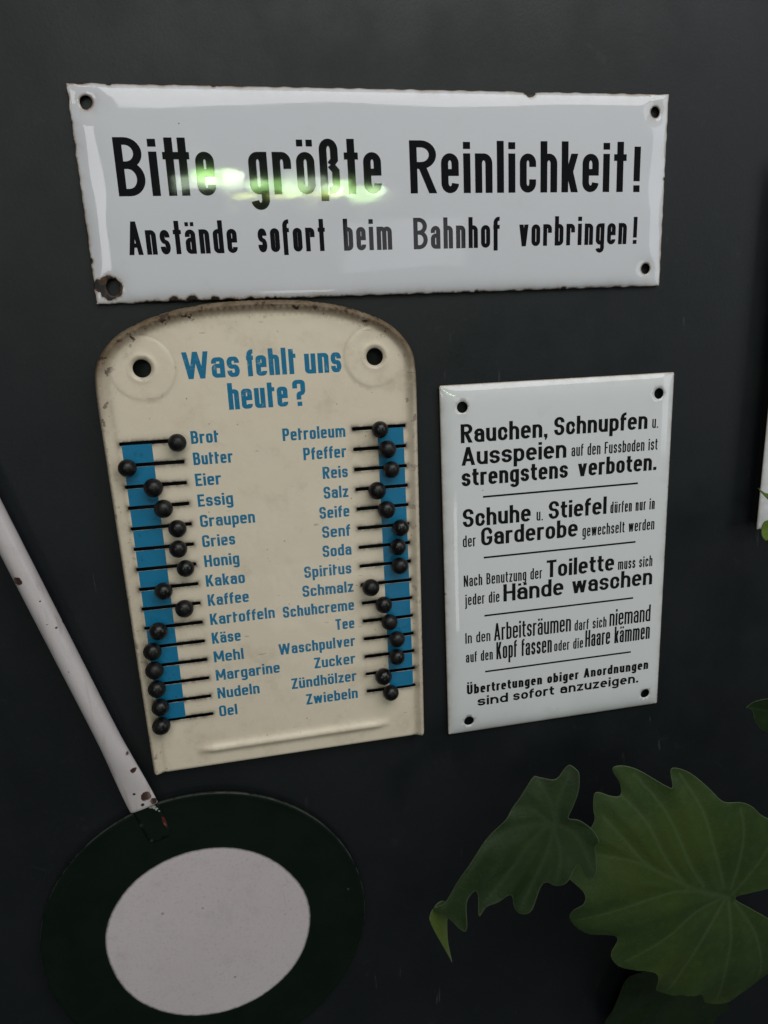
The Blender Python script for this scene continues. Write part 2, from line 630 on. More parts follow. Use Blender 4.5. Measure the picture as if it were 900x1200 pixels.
def glyph(ch, W_, H, X, wx, wy, rf, st):
    hx, hy = wx / 2, wy / 2
    l, r, b = hx, W_ - hx, hy
    base = {'ä': 'a', 'ö': 'o', 'ü': 'u', 'Ü': 'U'}.get(ch, ch)
    rx = (r - l) / 2 * rf
    S = []

    def s(p, closed=False, wx_=wx, wy_=wy):
        S.extend(stroke(p, wx_, wy_, closed))

    def box(x0, y0, x1, y1):
        S.append([(x0, y0), (x1, y0), (x1, y1), (x0, y1)])

    def diag(x0, y0, x1, y1, w_=None):
        w_ = (w_ or wx * 1.04) / 2
        S.append([(x0 - w_, y0), (x0 + w_, y0), (x1 + w_, y1), (x1 - w_, y1)])

    def RY(h):
        return min(rx * (1.15 if rf > .8 else 1.0), h / 2)

    def ring(x0, y0, x1, y1, cl=True, cr=True):
        rr_ = min(rx, (x1 - x0) / 2)
        ry = RY(y1 - y0)
        p = []
        p += arc(x1 - rr_, y1 - ry, rr_, ry, 0, 90) if cr else [(x1, y1)]
        p += arc(x0 + rr_, y1 - ry, rr_, ry, 90, 180) if cl else [(x0, y1)]
        p += arc(x0 + rr_, y0 + ry, rr_, ry, 180, 270) if cl else [(x0, y0)]
        p += arc(x1 - rr_, y0 + ry, rr_, ry, 270, 360) if cr else [(x1, y0)]
        s(p, True)

    def arch(x0, x1, yt, y0, y1):
        """from (x1,y1) up, over and down to (x0,y0)"""
        rr_ = min(rx, (x1 - x0) / 2)
        ry = RY(yt)
        s([(x1, y1)] + arc(x1 - rr_, yt - ry, rr_, ry, 0, 90) + arc(x0 + rr_, yt - ry, rr_, ry, 90, 180) + [(x0, y0)])
    xt, ct = X - hy, H - hy
    mid = X * 0.52
    c = base
    if c == 'o':
        ring(l, b, r, xt)
    elif c in 'nhmr':
        box(0, 0, wx, H if c == 'h' else X)
        if c == 'm':
            m_ = W_ / 2
            rx = min(rx, (m_ - l) / 2)
            arch(l, m_, xt, X * .5, 0)
            arch(m_, r, xt, X * .5, 0)
        elif c == 'r':
            rr_ = (r - l) * (.5 if st == 'din' else .75)
            ry = min(rr_ * 1.15, X * .3)
            if st == 'din':
                s([(r, X * .60)] + arc(r - rr_, xt - ry, rr_, ry, 0, 90) + arc(l + rr_, xt - ry, rr_, ry, 90, 180) + [(l, X * .5)])
            else:
                s([(W_, xt)] + arc(l + rr_, xt - ry, rr_, ry, 90, 180) + [(l, X * .5)])
        else:
            arch(l, r, xt, X * .5, 0)
    elif c == 'u':
        box(W_ - wx, 0, W_, X)
        ry = RY(X)
        s([(l, X)] + arc(l + rx, b + ry, rx, ry, 180, 270) + arc(r - rx, b + ry, rx, ry, 270, 360) + [(r, X * .5)])
    elif c in 'bpdqg':
        ring(l, b, r, xt)
        if c == 'b':
            box(0, 0, wx, H)
        elif c == 'p':
            box(0, -H * .27, wx, X)
        elif c == 'd':
            box(W_ - wx, 0, W_, H)
        else:
            dz = -H * .28 + hy
            ry = RY(H * .28)
            s([(r, X)] + arc(r - rx, dz + ry, rx, ry, 360, 270) + arc(l + rx, dz + ry, rx, ry, 270, 190))
            box(W_ - wx, b, W_, X)
    elif c == 'a':
        my = X * .58
        ry = RY(xt - b)
        s([(l, X * .70)] + arc(l + rx, xt - min(ry, X * .24), rx, min(ry, X * .24), 180, 90)
          + arc(r - rx, xt - ry, rx, ry, 90, 0) + [(r, 0)])
        r2 = min(rx, (my - b) / 2)
        ry2 = min(ry, (my - b) / 2)
        s([(r, my)] + arc(l + r2, my - ry2, r2, ry2, 90, 180) + arc(l + r2, b + ry2, r2, ry2, 180, 270)
          + [(r, b)])
    elif c == 'c':
        ry = RY(xt - b)
        s([(r, X * .66)] + arc(r - rx, xt - ry, rx, ry, 0, 90) + arc(l + rx, xt - ry, rx, ry, 90, 180)
          + arc(l + rx, b + ry, rx, ry, 180, 270) + arc(r - rx, b + ry, rx, ry, 270, 360) + [(r, X * .34)])
    elif c == 'e':
        ry = RY(xt - b)
        box(hx, mid - hy, W_ - hx, mid + hy)
        s([(r, mid - hy)] + arc(r - rx, xt - ry, rx, ry, 0, 90) + arc(l + rx, xt - ry, rx, ry, 90, 180)
          + arc(l + rx, b + ry, rx, ry, 180, 270)
          + arc(r - rx, b + ry, rx, ry, 270, 360 + math.degrees(math.asin(max(-.9, min(0, (mid - hy - X * .19 - b - ry) / ry)))))
          + ([(r, mid - hy - X * .19)] if mid - hy - X * .19 > b + ry else []))
    elif c in 'sS':
        HH = X if c == 's' else H
        top = HH - hy
        my = HH * .51
        ru, rl = (top - my) / 2, (my - b) / 2
        rx2 = min(rx, (r - l) / 2)
        s([(r, top - ru * 1.1)] + arc(r - rx2, top - ru, rx2, ru, 0, 90) + arc(l + rx2, top - ru, rx2, ru, 90, 180)
          + arc(l + rx2, my + ru, rx2, ru, 180, 262, 5) + arc(r - rx2, my - rl, rx2, rl, 82, 0, 5)
          + arc(r - rx2, b + rl, rx2, rl, 0, -90) + arc(l + rx2, b + rl, rx2, rl, 270, 180) + [(l, b + rl * 1.1)])
    elif c == 't':
        x0 = W_ * .42
        tp = H if st == 'din' else (X + (H - X) * .75)
        if st == 'grot':
            x0 = W_ * .42
            ry = min(wy * 1.3, X * .25)
            s([(x0, tp), (x0, b + ry)] + arc(x0 + (W_ - x0) * .7, b + ry, (W_ - x0) * .7, ry, 180, 270) + [(W_, b)])
            box(0, X - wy, W_, X)
        elif st == 'din':
            x0 = W_ * .5
            box(x0 - hx, 0, x0 + hx, tp)
            box(0, X - wy * 1.05, W_, X - wy * .05)
        else:
            x0 = hx + W_ * .04
            box(x0 - hx, 0, x0 + hx, tp)
            box(x0, X - wy, W_, X)
    elif c == 'ŧ':
        box(W_ * .10, 0, W_ * .10 + wx, H)
        box(W_ * .90 - wx, 0, W_ * .90, H)
        box(0, X - wy * 1.05, W_, X - wy * .05)
    elif c == 'f':
        x0 = W_ * .36 if st != 'tin' else hx + W_ * .1
        lo = -H * .10 if st == 'din' and H < 30 else 0
        rr_ = W_ - x0
        ry = min(rr_ * .9, H * .2)
        s([(x0, lo), (x0, ct - ry)] + arc(x0 + rr_ * .8, ct - ry, rr_ * .8, ry, 180, 90) + [(W_, ct)])
        box(0, X - wy, W_, X)
    elif c in 'il':
        if c == 'l':
            box(0, 0, wx, H)
        else:
            box(0, 0, wx, X)
            g = X + (H - X) * .35
            box(0, g, wx, min(H * 1.0, g + max(wy * .95, (H - X) * .55)))
    elif c == 'j':
        box(W_ - wx, 0, W_, X)
        s([(r, X * .3), (r, -H * .18)] + arc(r - W_ * .6, -H * .18, W_ * .6, H * .09, 0, -90))
        g = X + (H - X) * .35
        box(W_ - wx, g, W_, g + max(wy * .95, (H - X) * .55))
    elif c == 'k':
        box(0, 0, wx, H)
        diag(wx * .95, X * .36, W_ - hx * 1.05, X)
        diag(W_ - hx * 1.05, 0, l + (r - l) * .42, X * .60)
    elif c == 'v':
        diag(W_ / 2, 0, hx * 1.05, X)
        diag(W_ / 2, 0, W_ - hx * 1.05, X)
    elif c in 'wW':
        HH = X if c == 'w' else H
        q = .28 * W_
        diag(q, 0, hx * 1.05, HH, wx)
        diag(q, 0, W_ / 2, HH, wx)
        diag(W_ - q, 0, W_ / 2, HH, wx)
        diag(W_ - q, 0, W_ - hx * 1.05, HH, wx)
    elif c in 'zZ':
        HH = X if c == 'z' else H
        box(0, HH - wy, W_, HH)
        box(0, 0, W_, wy)
        diag(hx * 1.1, wy * .5, W_ - hx * 1.1, HH - wy * .5, wx * 1.1)
    elif c == 'ß':
        lo = -H * .13 if st == 'din' else 0
        ry = RY(H * .5)
        r1 = r - (r - l) * .08
        rr_ = (r1 - l) / 2
        s([(l, lo)] + arc(l + rr_, ct - ry, rr_, ry, 180, 90) + arc(r1 - rr_, ct - ry, rr_, ry, 90, 0)
          + [(r1, H * .62), (r1 - rr_ * .7, H * .53)])
        s([(r1 - rr_ * .7, H * .53), (r, H * .42), (r, b + ry * .7)] + arc(r - rr_, b + ry * .7, rr_, ry * .7, 0, -90)
          + [(l + (r - l) * .40, b)])
    elif c in 'BPR':
        box(0, 0, wx, H)
        my = H * (.53 if c != 'P' else .46)
        rr_ = min((r - l) * .62, (ct - my) / 2 * 1.2) * max(rf, .55)
        ry = min((ct - my) / 2, rr_ * 1.1)
        r1 = r - (wx * .12 if c == 'B' else 0)
        s([(l, ct)] + arc(r1 - rr_, ct - ry, rr_, ry, 90, 0) + arc(r1 - rr_, my + ry, rr_, ry, 0, -90) + [(l, my)])
        if c == 'B':
            ry = min((my - b) / 2, rr_ * 1.15)
            s([(l, my)] + arc(r - rr_, my - ry, rr_, ry, 90, 0) + arc(r - rr_, b + ry, rr_, ry, 0, -90) + [(l, b)])
        if c == 'R':
            diag(W_ - hx * 1.05, 0, l + (r - l) * .42, my, wx * 1.1)
    elif c == 'D':
        box(0, 0, wx, H)
        rr_ = (r - l) * .75
        s([(l, ct)] + arc(r - rr_, ct - rr_, rr_, rr_, 90, 0) + arc(r - rr_, b + rr_, rr_, rr_, 0, -90) + [(l, b)])
    elif c in 'EF':
        box(0, 0, wx, H)
        box(hx, H - wy, W_, H)
        box(hx, H * .52 - hy, W_ * .92, H * .52 + hy)
        if c == 'E':
            box(hx, 0, W_, wy)
    elif c == 'G':
        ry = RY(ct - b)
        s([(r, H * .70)] + arc(r - rx, ct - ry, rx, ry, 0, 90) + arc(l + rx, ct - ry, rx, ry, 90, 180)
          + arc(l + rx, b + ry, rx, ry, 180, 270) + arc(r - rx, b + ry, rx, ry, 270, 360) + [(r, H * .50)])
        box(W_ * .5, H * .50 - wy, W_, H * .50)
    elif c == 'O':
        ring(l, b, r, ct)
    elif c == 'U':
        ry = RY(ct)
        s([(l, H)] + arc(l + rx, b + ry, rx, ry, 180, 270) + arc(r - rx, b + ry, rx, ry, 270, 360) + [(r, H)])
    elif c == 'H':
        box(0, 0, wx, H)
        box(W_ - wx, 0, W_, H)
        box(hx, H * .51 - hy, W_ - hx, H * .51 + hy)
    elif c == 'I':
        box(0, 0, wx, H)
    elif c == 'K':
        box(0, 0, wx, H)
        diag(wx * .9, H * .34, W_ - hx * 1.1, H, wx * 1.1)
        diag(W_ - hx * 1.1, 0, l + (r - l) * .40, H * .58, wx * 1.1)
    elif c == 'M':
        box(0, 0, wx, H)
        box(W_ - wx, 0, W_, H)
        diag(W_ / 2, H * .22, hx * 1.1, H, wx)
        diag(W_ / 2, H * .22, W_ - hx * 1.1, H, wx)
    elif c == 'N':
        box(0, 0, wx, H)
        box(W_ - wx, 0, W_, H)
        diag(W_ - hx * 1.05, 0, hx * 1.05, H, wx)
    elif c == 'A':
        diag(hx * 1.02, 0, W_ / 2, H, wx)
        diag(W_ - hx * 1.02, 0, W_ / 2, H, wx)
        box(W_ * .25, H * .22, W_ * .75, H * .22 + wy)
    elif c == 'T':
        box(W_ / 2 - hx, 0, W_ / 2 + hx, H)
        box(0, H - wy, W_, H)
    elif c == '!':
        box(0, 0, wx, wy * 1.05)
        box(0, wy * 1.7, wx, H)
    elif c == '.':
        box(0, 0, wx, max(wy, wx * .9))
    elif c == ',':
        box(0, 0, wx, max(wy, wx * .9))
        S.append([(wx * .25, -wy * .95), (wx * .6, -wy * .95), (wx, 0), (wx * .35, 0)])
    elif c == '?':
        ry = RY(H * .45)
        box(W_ / 2 - hx, 0, W_ / 2 + hx, wy * 1.05)
        s([(l, H * .68)] + arc(l + rx, ct - ry * .8, rx, ry * .8, 180, 90) + arc(r - rx, ct - ry * .8, rx, ry * .8, 90, 0)
          + arc(r - rx, H * .48 + wy * .8, rx, wy * .8, 0, -90) + arc(W_ / 2 + rx * .3, H * .48 - wy * .7, rx * .5, wy * .7, 90, 180)
          + [(W_ / 2 - rx * .2, wy * 1.6)])
    if ch in 'äöüÜ':
        top = X if ch != 'Ü' else H
        g = top + H * .10
        dw = min(wx * .92, W_ * .34)
        dh = max(wy * .9, H * .12)
        box(W_ * .24 - dw / 2, g, W_ * .24 + dw / 2, g + dh)
        box(W_ * .76 - dw / 2, g, W_ * .76 + dw / 2, g + dh)
    return S


def word_polys(text, x0, x1, zb, H, xh, wx, wy, rf, st, sp):
    """stroke polygons of a word fitted between x0 and x1 (mm)"""
    n = len(text)
    sp *= H
    fixed = sum(wx for ch in text if ch in FIXED)
    var = sum(width(ch, st) for ch in text if ch not in FIXED)
    k = (x1 - x0 - sp * (n - 1) - fixed) / var if var else 1
    X = H * xh
    x = x0
    out = []
    prev = ''
    for ch in text:
        w_ = wx if ch in FIXED else width(ch, st) * k
        if ch != ' ':
            out.append([[(px + x, py + zb) for px, py in poly] for poly in glyph(ch, w_, H, X, wx, wy, rf, st)])
        x += w_ + sp
        prev = ch
    return out


def union_mesh(glyphs, step):
    """one flat triangulation of the union of each glyph's polygons (mm)"""
    V, F = [], []
    for polys in glyphs:
        pv, pf = [], []
        for p in polys:
            a2 = sum(p[i][0] * p[(i + 1) % len(p)][1] - p[(i + 1) % len(p)][0] * p[i][1] for i in range(len(p)))
            if a2 < 0:
                p = p[::-1]
            p = resample(p, step)
            b = len(pv)
            pv += [Vector(q) for q in p]
            pf.append(list(range(b, b + len(p))))
        r = delaunay_2d_cdt(pv, [], pf, 0, 1e-4)
        b = len(V)
        V += [(v.x, v.y) for v in r[0]]
        F += [tuple(b + i for i in f) for f, src in zip(r[2], r[5]) if len(src)]
    return np.array(V), F


def lettering(name, words, hfun, mat, parent, style, lift=0.14, step=3.0):
    """one part per printed word or short phrase"""
    for wd in words:
        g = word_polys(*wd, **style)
        V, F = union_mesh(g, step)
        h = hfun(V) + lift
        mesh_obj(name, np.stack([V[:, 0], -h, V[:, 1]], 1) * MM, F, mat, parent, smooth=True)


def flat_poly(name, loop, hfun, mat, parent, lift, step=3.0):
    V, F = triangulate(resample(loop, step), [], step * 1.5)
    h = hfun(V) + lift
    return mesh_obj(name, np.stack([V[:, 0], -h, V[:, 1]], 1) * MM, F, mat, parent)


def rrect(x0, z0, x1, z1, r):
    return (arc(x1 - r, z1 - r, r, r, 0, 90, 4) + arc(x0 + r, z1 - r, r, r, 90, 180, 4)
            + arc(x0 + r, z0 + r, r, r, 180, 270, 4) + arc(x1 - r, z0 + r, r, r, 270, 360, 4))


# ================================================================== the wall
M_WALL = m_wall()


def box_mesh(x0, x1, y0, y1, z0, z1):
    v = [(x, y, z) for x in (x0, x1) for y in (y0, y1) for z in (z0, z1)]
    f = [(0, 1, 3, 2), (4, 6, 7, 5), (0, 4, 5, 1), (2, 3, 7, 6), (0, 2, 6, 4), (1, 5, 7, 3)]
    return v, f


v, f = box_mesh(-1.4, 1.8, 0.0028, 0.06, -1.6, 1.0)
wall = mesh_obj('wall', v, f, M_WALL, smooth=False)
tag(wall, 'dark grey painted wall behind the signs', None, None, 'structure')

# ================================================================== long enamel sign
M_BLACK1 = m_gloss_paint('black_enamel_letters', (0.010, 0.010, 0.011), 0.05, 0.3, wob=0.00022)
SX, SZ = 115.0, 103.8                                  # centre of the long sign (mm on the wall)
chips1 = [(-201.0, -57.5, 8.2), (-208, -56, 4.6), (101.5, 67.6, 5.0), (-212, -40, 2.2), (-160, -67.5, 4.0),
          (-148, -67.8, 4.6), (-132, -67.8, 3.4), (-186, 69, 2.6), (-120, 69, 2.2), (212, 10, 1.6), (60, -68.5, 2.2), (130, -68.5, 2.8), (-96, -68.5, 2.4)]
M_EN1 = m_enamel('old_white_enamel', chips1, wob=0.00022)


def edge_rect(V, w, h):
    return np.minimum.reduce([V[:, 0] + w / 2, w / 2 - V[:, 0], V[:, 1] + h / 2, h / 2 - V[:, 1]])


def h1(V):
    V = np.asarray(V)
    dx = np.minimum(V[:, 0] + 212, 212 - V[:, 0])
    dz = np.minimum(V[:, 1] + 68, 68 - V[:, 1])
    e = np.maximum(0, dx), np.maximum(0, dz)
    a = (1 - np.exp(-e[0] / (9.5 + 2.2 * np.sin(V[:, 1] / 15 + .6) + 1.4 * np.sin(V[:, 1] / 7.5)))) * (1 - np.exp(-e[1] / (2.6 + .5 * np.sin(V[:, 0] / 31))))
    wv = 0.05 * np.sin(V[:, 0] / 23 + 1.1) * np.cos(V[:, 1] / 25 + .4) + 0.16 * np.sin(V[:, 0] / 61 + V[:, 1] / 80) + 1.4 * (1 - (V[:, 1] / 68) ** 2)
    return 2.5 * a + wv * a


sign1 = empty('enamel_sign', (SX * MM, 0, SZ * MM), 'long white enamel sign with rusted corners and large black headline above the cream board', 'sign', 'enamel signs on the dark wall')
out1 = resample([(-211.8, -67.9), (211.5, -68.1), (212.2, 68.1), (-211.9, 68.0)], 3.0)
out1 = [(x + 0.35 * math.sin(i * 1.7) * math.sin(i * .31), z + 0.35 * math.sin(i * 1.3 + 1) * math.sin(i * .23)) for i, (x, z) in enumerate(out1)]
# chipped bite out of the top edge
out1 = [(x, z - 1.9 * math.exp(-((x - 101.5) / 4.5) ** 2) if z > 60 else z) for x, z in out1]
holes1 = [circle(-201.2, 56.8, 4.0), circle(201.2, 55.8, 3.9), circle(198.2, -55.1, 3.9), circle(-199.5, -57.3, 4.6, ry=5.6)]
V, F = triangulate(out1, holes1, 4.0, inset_points(out1, (0.6, 1.4, 2.6)) + [p for h in ((-201.2, 56.8), (201.2, 55.8), (198.2, -55.1), (-199.5, -57.3)) for r in (5.5, 7) for p in circle(*h, r, 24)])
ed = seg_dist(V, out1, True)
wear = 0.22 + 0.75 * (V[:, 0] < -200) + 2.0 * (V[:, 1] < -55) * (np.abs(V[:, 0] + 135) < 45) + 0.5 * (V[:, 1] > 60) * (V[:, 0] < -100)
hh = h1(V)
for (hx, hz) in ((-201.2, 56.8), (201.2, 55.8), (198.2, -55.1), (-199.5, -57.3)):
    hh = hh - 1.3 * np.exp(-(np.hypot(V[:, 0] - hx, V[:, 1] - hz) / 7.5) ** 2)
hd = np.minimum.reduce([seg_dist(V, h, True) for h in holes1])
ed2 = np.minimum(ed, hd * 0.9)
mesh_obj('plate', np.stack([V[:, 0], -np.maximum(hh, 0), V[:, 1]], 1) * MM, F, M_EN1, sign1, attrs={'edge': ed2, 'wear': wear}, solid=0.9)
st1 = dict(xh=.76, wx=5.3, wy=4.5, rf=1.0, st='din', sp=.10)


def loc(words, ox, oz):
    return [(t, a - ox, b_ - ox, z - oz, H) for (t, a, b_, z, H) in words]


lettering('lettering', loc([('Biŧe', -72.7, -9.3, 103.7, 35.8), ('größte', 13.4, 105.1, 104.2, 35.2),
                            ('Reinlichkeit', 125.8, 292.7, 104.1, 34.6), ('!', 299.0, 304.0, 104.0, 31.5)], SX, SZ),
          h1, M_BLACK1, sign1, st1)
st1b = dict(xh=.735, wx=3.15, wy=2.7, rf=1.0, st='din', sp=.115)
lettering('lettering', loc([('Anstände', -70.8, 1.4, 66.8, 21.2), ('sofort', 15.7, 62.7, 66.8, 21.2), ('beim', 75.8, 110.9, 66.7, 21.2),
                            ('Bahnhof', 126.9, 192.4, 66.6, 21.2), ('vorbringen', 207.7, 294.8, 67.0, 20.6), ('!', 300.3, 303.3, 67.0, 19.4)], SX, SZ),
          h1, M_BLACK1, sign1, st1b)

# ================================================================== rules sign (portrait enamel)
M_BLACK3 = m_gloss_paint('black_rule_letters', (0.011, 0.011, 0.012), 0.14, 0.3)
M_EN3 = m_enamel('clean_white_enamel', [(-99.5, -20, 1.0)], base=(0.755, 0.765, 0.77), wob=0.0007)
RX, RZ = 243.9, -182.3


def h3(V):
    V = np.asarray(V)
    dx = np.maximum(0, np.minimum(V[:, 0] + 100, 100 - V[:, 0]))
    dz = np.maximum(0, np.minimum(V[:, 1] + 150, 150 - V[:, 1]))
    a = (1 - np.exp(-dx / 5.0)) * (1 - np.exp(-dz / 5.5))
    return 4.0 * a + 0.12 * a * np.sin(V[:, 0] / 33 + .5) * np.cos(V[:, 1] / 47)


sign3 = empty('enamel_sign', (RX * MM, 0, RZ * MM), 'portrait white enamel sign with five paragraphs of house rules between black lines', 'sign', 'enamel signs on the dark wall')
out3 = resample(rrect(-99.9, -150, 99.9, 150, 1.6), 3.0)
hp3 = [(-82.7, 132.7), (84.8, 133.6), (85.2, -136.3), (-81.9, -137.7)]
holes3 = [circle(x, z, 4.4) for x, z in hp3]
V, F = triangulate(out3, holes3, 4.0, inset_points(out3, (0.6, 1.4, 2.6)))
mesh_obj('plate', np.stack([V[:, 0], -h3(V), V[:, 1]], 1) * MM, F, M_EN3, sign3,
         attrs={'edge': np.minimum(seg_dist(V, out3, True), 1.5 + np.minimum.reduce([seg_dist(V, h, True) for h in holes3])), 'wear': np.full(len(V), 0.25)}, solid=0.9)
bold = dict(xh=.725, wx=3.0, wy=2.2, rf=.92, st='grot', sp=.095)
cond = dict(xh=.74, wx=1.7, wy=1.6, rf=.95, st='grot', sp=.065)
lite = dict(xh=.75, wx=1.2, wy=1.05, rf=.95, st='grot', sp=.10)
smal = dict(xh=.73, wx=2.1, wy=1.6, rf=.92, st='grot', sp=.13)
para = [
    ([('Rauchen,', 159.4, 231.6, -77.5, 14.8), ('Schnupfen', 237.3, 319.2, -76.8, 14.6),
      ('Ausspeien', 159.6, 248.1, -95.4, 14.6), ('strengstens', 159.5, 249.7, -112.1, 14.6), ('verboten.', 258.5, 329.3, -112.0, 14.6)], bold),
    ([('u.', 323.6, 329.1, -76.6, 10), ('auf den Fussboden ist', 252.6, 329.4, -94.9, 9.8)], lite),
    ([('Schuhe', 159.8, 217.7, -145.9, 15.0), ('Stiefel', 233.4, 284.9, -145.8, 15.0), ('Garderobe', 175.0, 259.3, -162.8, 15.2)], bold),
    ([('u.', 222.8, 228.3, -146.1, 10), ('dürfen nur in', 288.5, 329.4, -145.8, 9.9), ('der', 159.5, 170.3, -162.6, 9.8),
      ('gewechselt werden', 263.7, 330.0, -163.7, 9.9)], lite),
    ([('Toilette', 232.1, 293.6, -196.5, 15.2), ('Hände', 193.8, 247.4, -213.4, 15.2), ('waschen', 255.2, 330.4, -213.4, 15.2)], bold),
    ([('Nach Benutzung der', 159.6, 228.0, -196.6, 9.8), ('muss sich', 297.3, 329.8, -196.6, 9.8), ('jeder die', 160.4, 190.3, -213.1, 9.8)], lite),
    ([('Arbeitsräumen', 185.2, 255.0, -247.7, 15.7), ('niemand', 291.1, 330.4, -247.8, 15.6), ('Kopf fassen', 187.2, 237.6, -265.1, 15.8),
      ('Haare kämmen', 268.7, 330.6, -264.6, 15.7)], cond),
    ([('In den', 160.0, 182.0, -247.2, 9.6), ('darf sich', 258.4, 288.3, -248.0, 9.8), ('auf den', 160.2, 184.0, -264.6, 9.6),
      ('oder die', 239.8, 266.7, -264.8, 9.8)], lite),
    ([('Übertretungen', 160.5, 228.9, -294.2, 9.0), ('obiger', 233.7, 263.1, -294.3, 9.0), ('Anordnungen', 268.0, 330.6, -293.9, 8.9),
      ('sind', 169.8, 197.5, -306.3, 8.8), ('sofort', 202.2, 240.3, -306.0, 8.9), ('anzuzeigen.', 246.1, 321.3, -306.0, 9.0)], smal)]
for words, sty in para:
    lettering('lettering', loc(words, RX, RZ), h3, M_BLACK3, sign3, sty, step=2.5)
for z in (-122.0, -173.1, -224.0, -275.0):
    flat_poly('divider_line', [(177.0 - RX, z - RZ - .75), (312.8 - RX, z - RZ - .75), (312.8 - RX, z - RZ + .75), (177.0 - RX, z - RZ + .75)], h3, M_BLACK3, sign3, .14)

# ================================================================== cream shopping reminder board
M_CREAM = m_cream()
M_BLUE = m_blue_print()
M_BAND = m_blue_band()
M_KNOB = m_knob()
BX, BZ = 10.2, -145.0
half = [(114.8, -20), (111.9, -4), (102.8, 9.2), (88.6, 19.3), (65.2, 28.2), (39.2, 33.2), (13.2, 35.1)]
top_arch = catmull([(114.6, -60)] + half + [(-x, z) for x, z in reversed(half)] + [(-114.6, -60)], 6)
open_line = [(111.4, -323.4)] + [p for p in top_arch] + [(-111.4, -324.2)]
open_line = [(x, z - BZ) for x, z in open_line]
rim_line = resample(open_line, 3.0, closed=False)
outb = resample(open_line, 3.0)                                     # closed by the bottom edge
HB = [(-81.5, -8.3 - BZ), (83.0, -8.1 - BZ)]
SL_L = [(-60.0 - 15.5 * i) for i in range(15)]
slot_z = [-59.8 - 15.52 * i for i in range(15)]
slot_zr = [-60.2 - 15.42 * i for i in range(15)]
slots = [(-93.2 - BX, -50.0 - BX, z - BZ) for z in slot_z] + [(73.4 - BX, 114.6 - BX, z - BZ) for z in slot_zr]


def hb(V):
    V = np.asarray(V)
    d = seg_dist(V, rim_line)
    db = V[:, 1] - (-324.0 - BZ)
    face = 8.6
    up = 11.2 * np.sqrt(np.clip(1 - ((3.4 - np.minimum(d, 3.4)) / 3.4) ** 2, 0, 1))
    t = np.clip((d - 3.4) / 4.6, 0, 1)
    dn = 11.2 - (11.2 - face) * t * t * (3 - 2 * t)
    h = np.where(d < 3.4, up, dn)
    # groove inside the rim
    h = h - 0.5 * np.exp(-((d - 9.0) / 1.3) ** 2)
    # folded lower edge
    h = h - np.where(db < 3, (3 - np.maximum(db, 0)) ** 2 * 0.35, 0)
    # pressed ridge near the lower edge
    rz = -307.0 - BZ + (V[:, 0]) * 0.002
    fx = np.clip((80 - np.abs(V[:, 0] - 3)) / 14, 0, 1)
    h = h + 3.0 * fx * np.exp(-((V[:, 1] - rz) / 3.3) ** 2)
    # pressed rings round the two holes
    for (x, z) in HB:
        q = np.hypot(V[:, 0] - x, V[:, 1] - z)
        h = h + 0.55 * np.clip((22.5 - q) / 1.6, 0, 1) * (d > 4) + 0.5 * np.exp(-((q - 9.0) / 1.4) ** 2) - 0.8 * np.exp(-((q - 6.4) / 1.0) ** 2)
    h = h + 0.25 * np.sin(V[:, 0] / 38 + 1) * np.sin(V[:, 1] / 57)
    return np.maximum(h, 0)


board = empty('shopping_board', (BX * MM, 0, BZ * MM), 'cream arched tin shopping reminder board with black sliding knobs and blue lettering', 'reminder board')
holesb = [circle(x, z, 6.2, 32) for x, z in HB]
for i, (a, b_, z) in enumerate(slots):
    holesb.append(resample(rrect(a, z - 1.3, b_, z + 1.3, 1.0), 2.5))
extra = inset_points(outb, (0.25, 0.7, 1.4, 2.3, 3.4, 4.5, 5.6, 6.8, 8.0, 9.0, 10.2))
for (a, b_, z) in slots:
    for q in (.5, 1.1, 1.9, 3.0):
        extra += resample(rrect(a - q, z - 1.3 - q, b_ + q, z + 1.3 + q, 1.0 + q), 1.6 + q * .4)
for (x, z) in HB:
    for r in (7.2, 8.1, 9, 10, 11.5, 20.6, 21.6, 22.7):
        extra += circle(x, z, r, 64)
for dz in np.arange(-7, 7.1, 1.0):
    extra += [(x, -307.0 - BZ + dz) for x in np.arange(-95, 96, 2.5)]
V, F = triangulate(outb, holesb, 3.2, extra, 0.2)
d = seg_dist(V, rim_line)
topness = np.clip((V[:, 1] - (-60 - BZ)) / 70, 0, 1)
patina = np.exp(-(d / 8.5) ** 2) * (0.34 + 1.0 * topness) + 0.16 * np.exp(-((d - 9) / 1.8) ** 2)
for (x, z) in HB:
    q = np.hypot(V[:, 0] - x, V[:, 1] - z)
    patina += 0.22 * np.exp(-((q - 7.2) / 1.6) ** 2) + 0.20 * np.exp(-((q - 22.8) / 0.9) ** 2) * (np.abs(V[:, 0]) < 80)
grime = np.zeros(len(V))
for (a, b_, z) in slots:
    qx = np.maximum(0, np.maximum(a - V[:, 0], V[:, 0] - b_))
    qd = np.hypot(qx, np.maximum(0, np.abs(V[:, 1] - z) - 1.3))
    grime = np.maximum(grime, np.exp(-(qd / 1.6) ** 1.2) * 0.95)
mesh_obj('plate', np.stack([V[:, 0], -hb(V), V[:, 1]], 1) * MM, F, M_CREAM, board,
         attrs={'patina': np.clip(patina, 0, 1), 'grime': grime}, solid=0.7)


def hface(V):
    return hb(V)


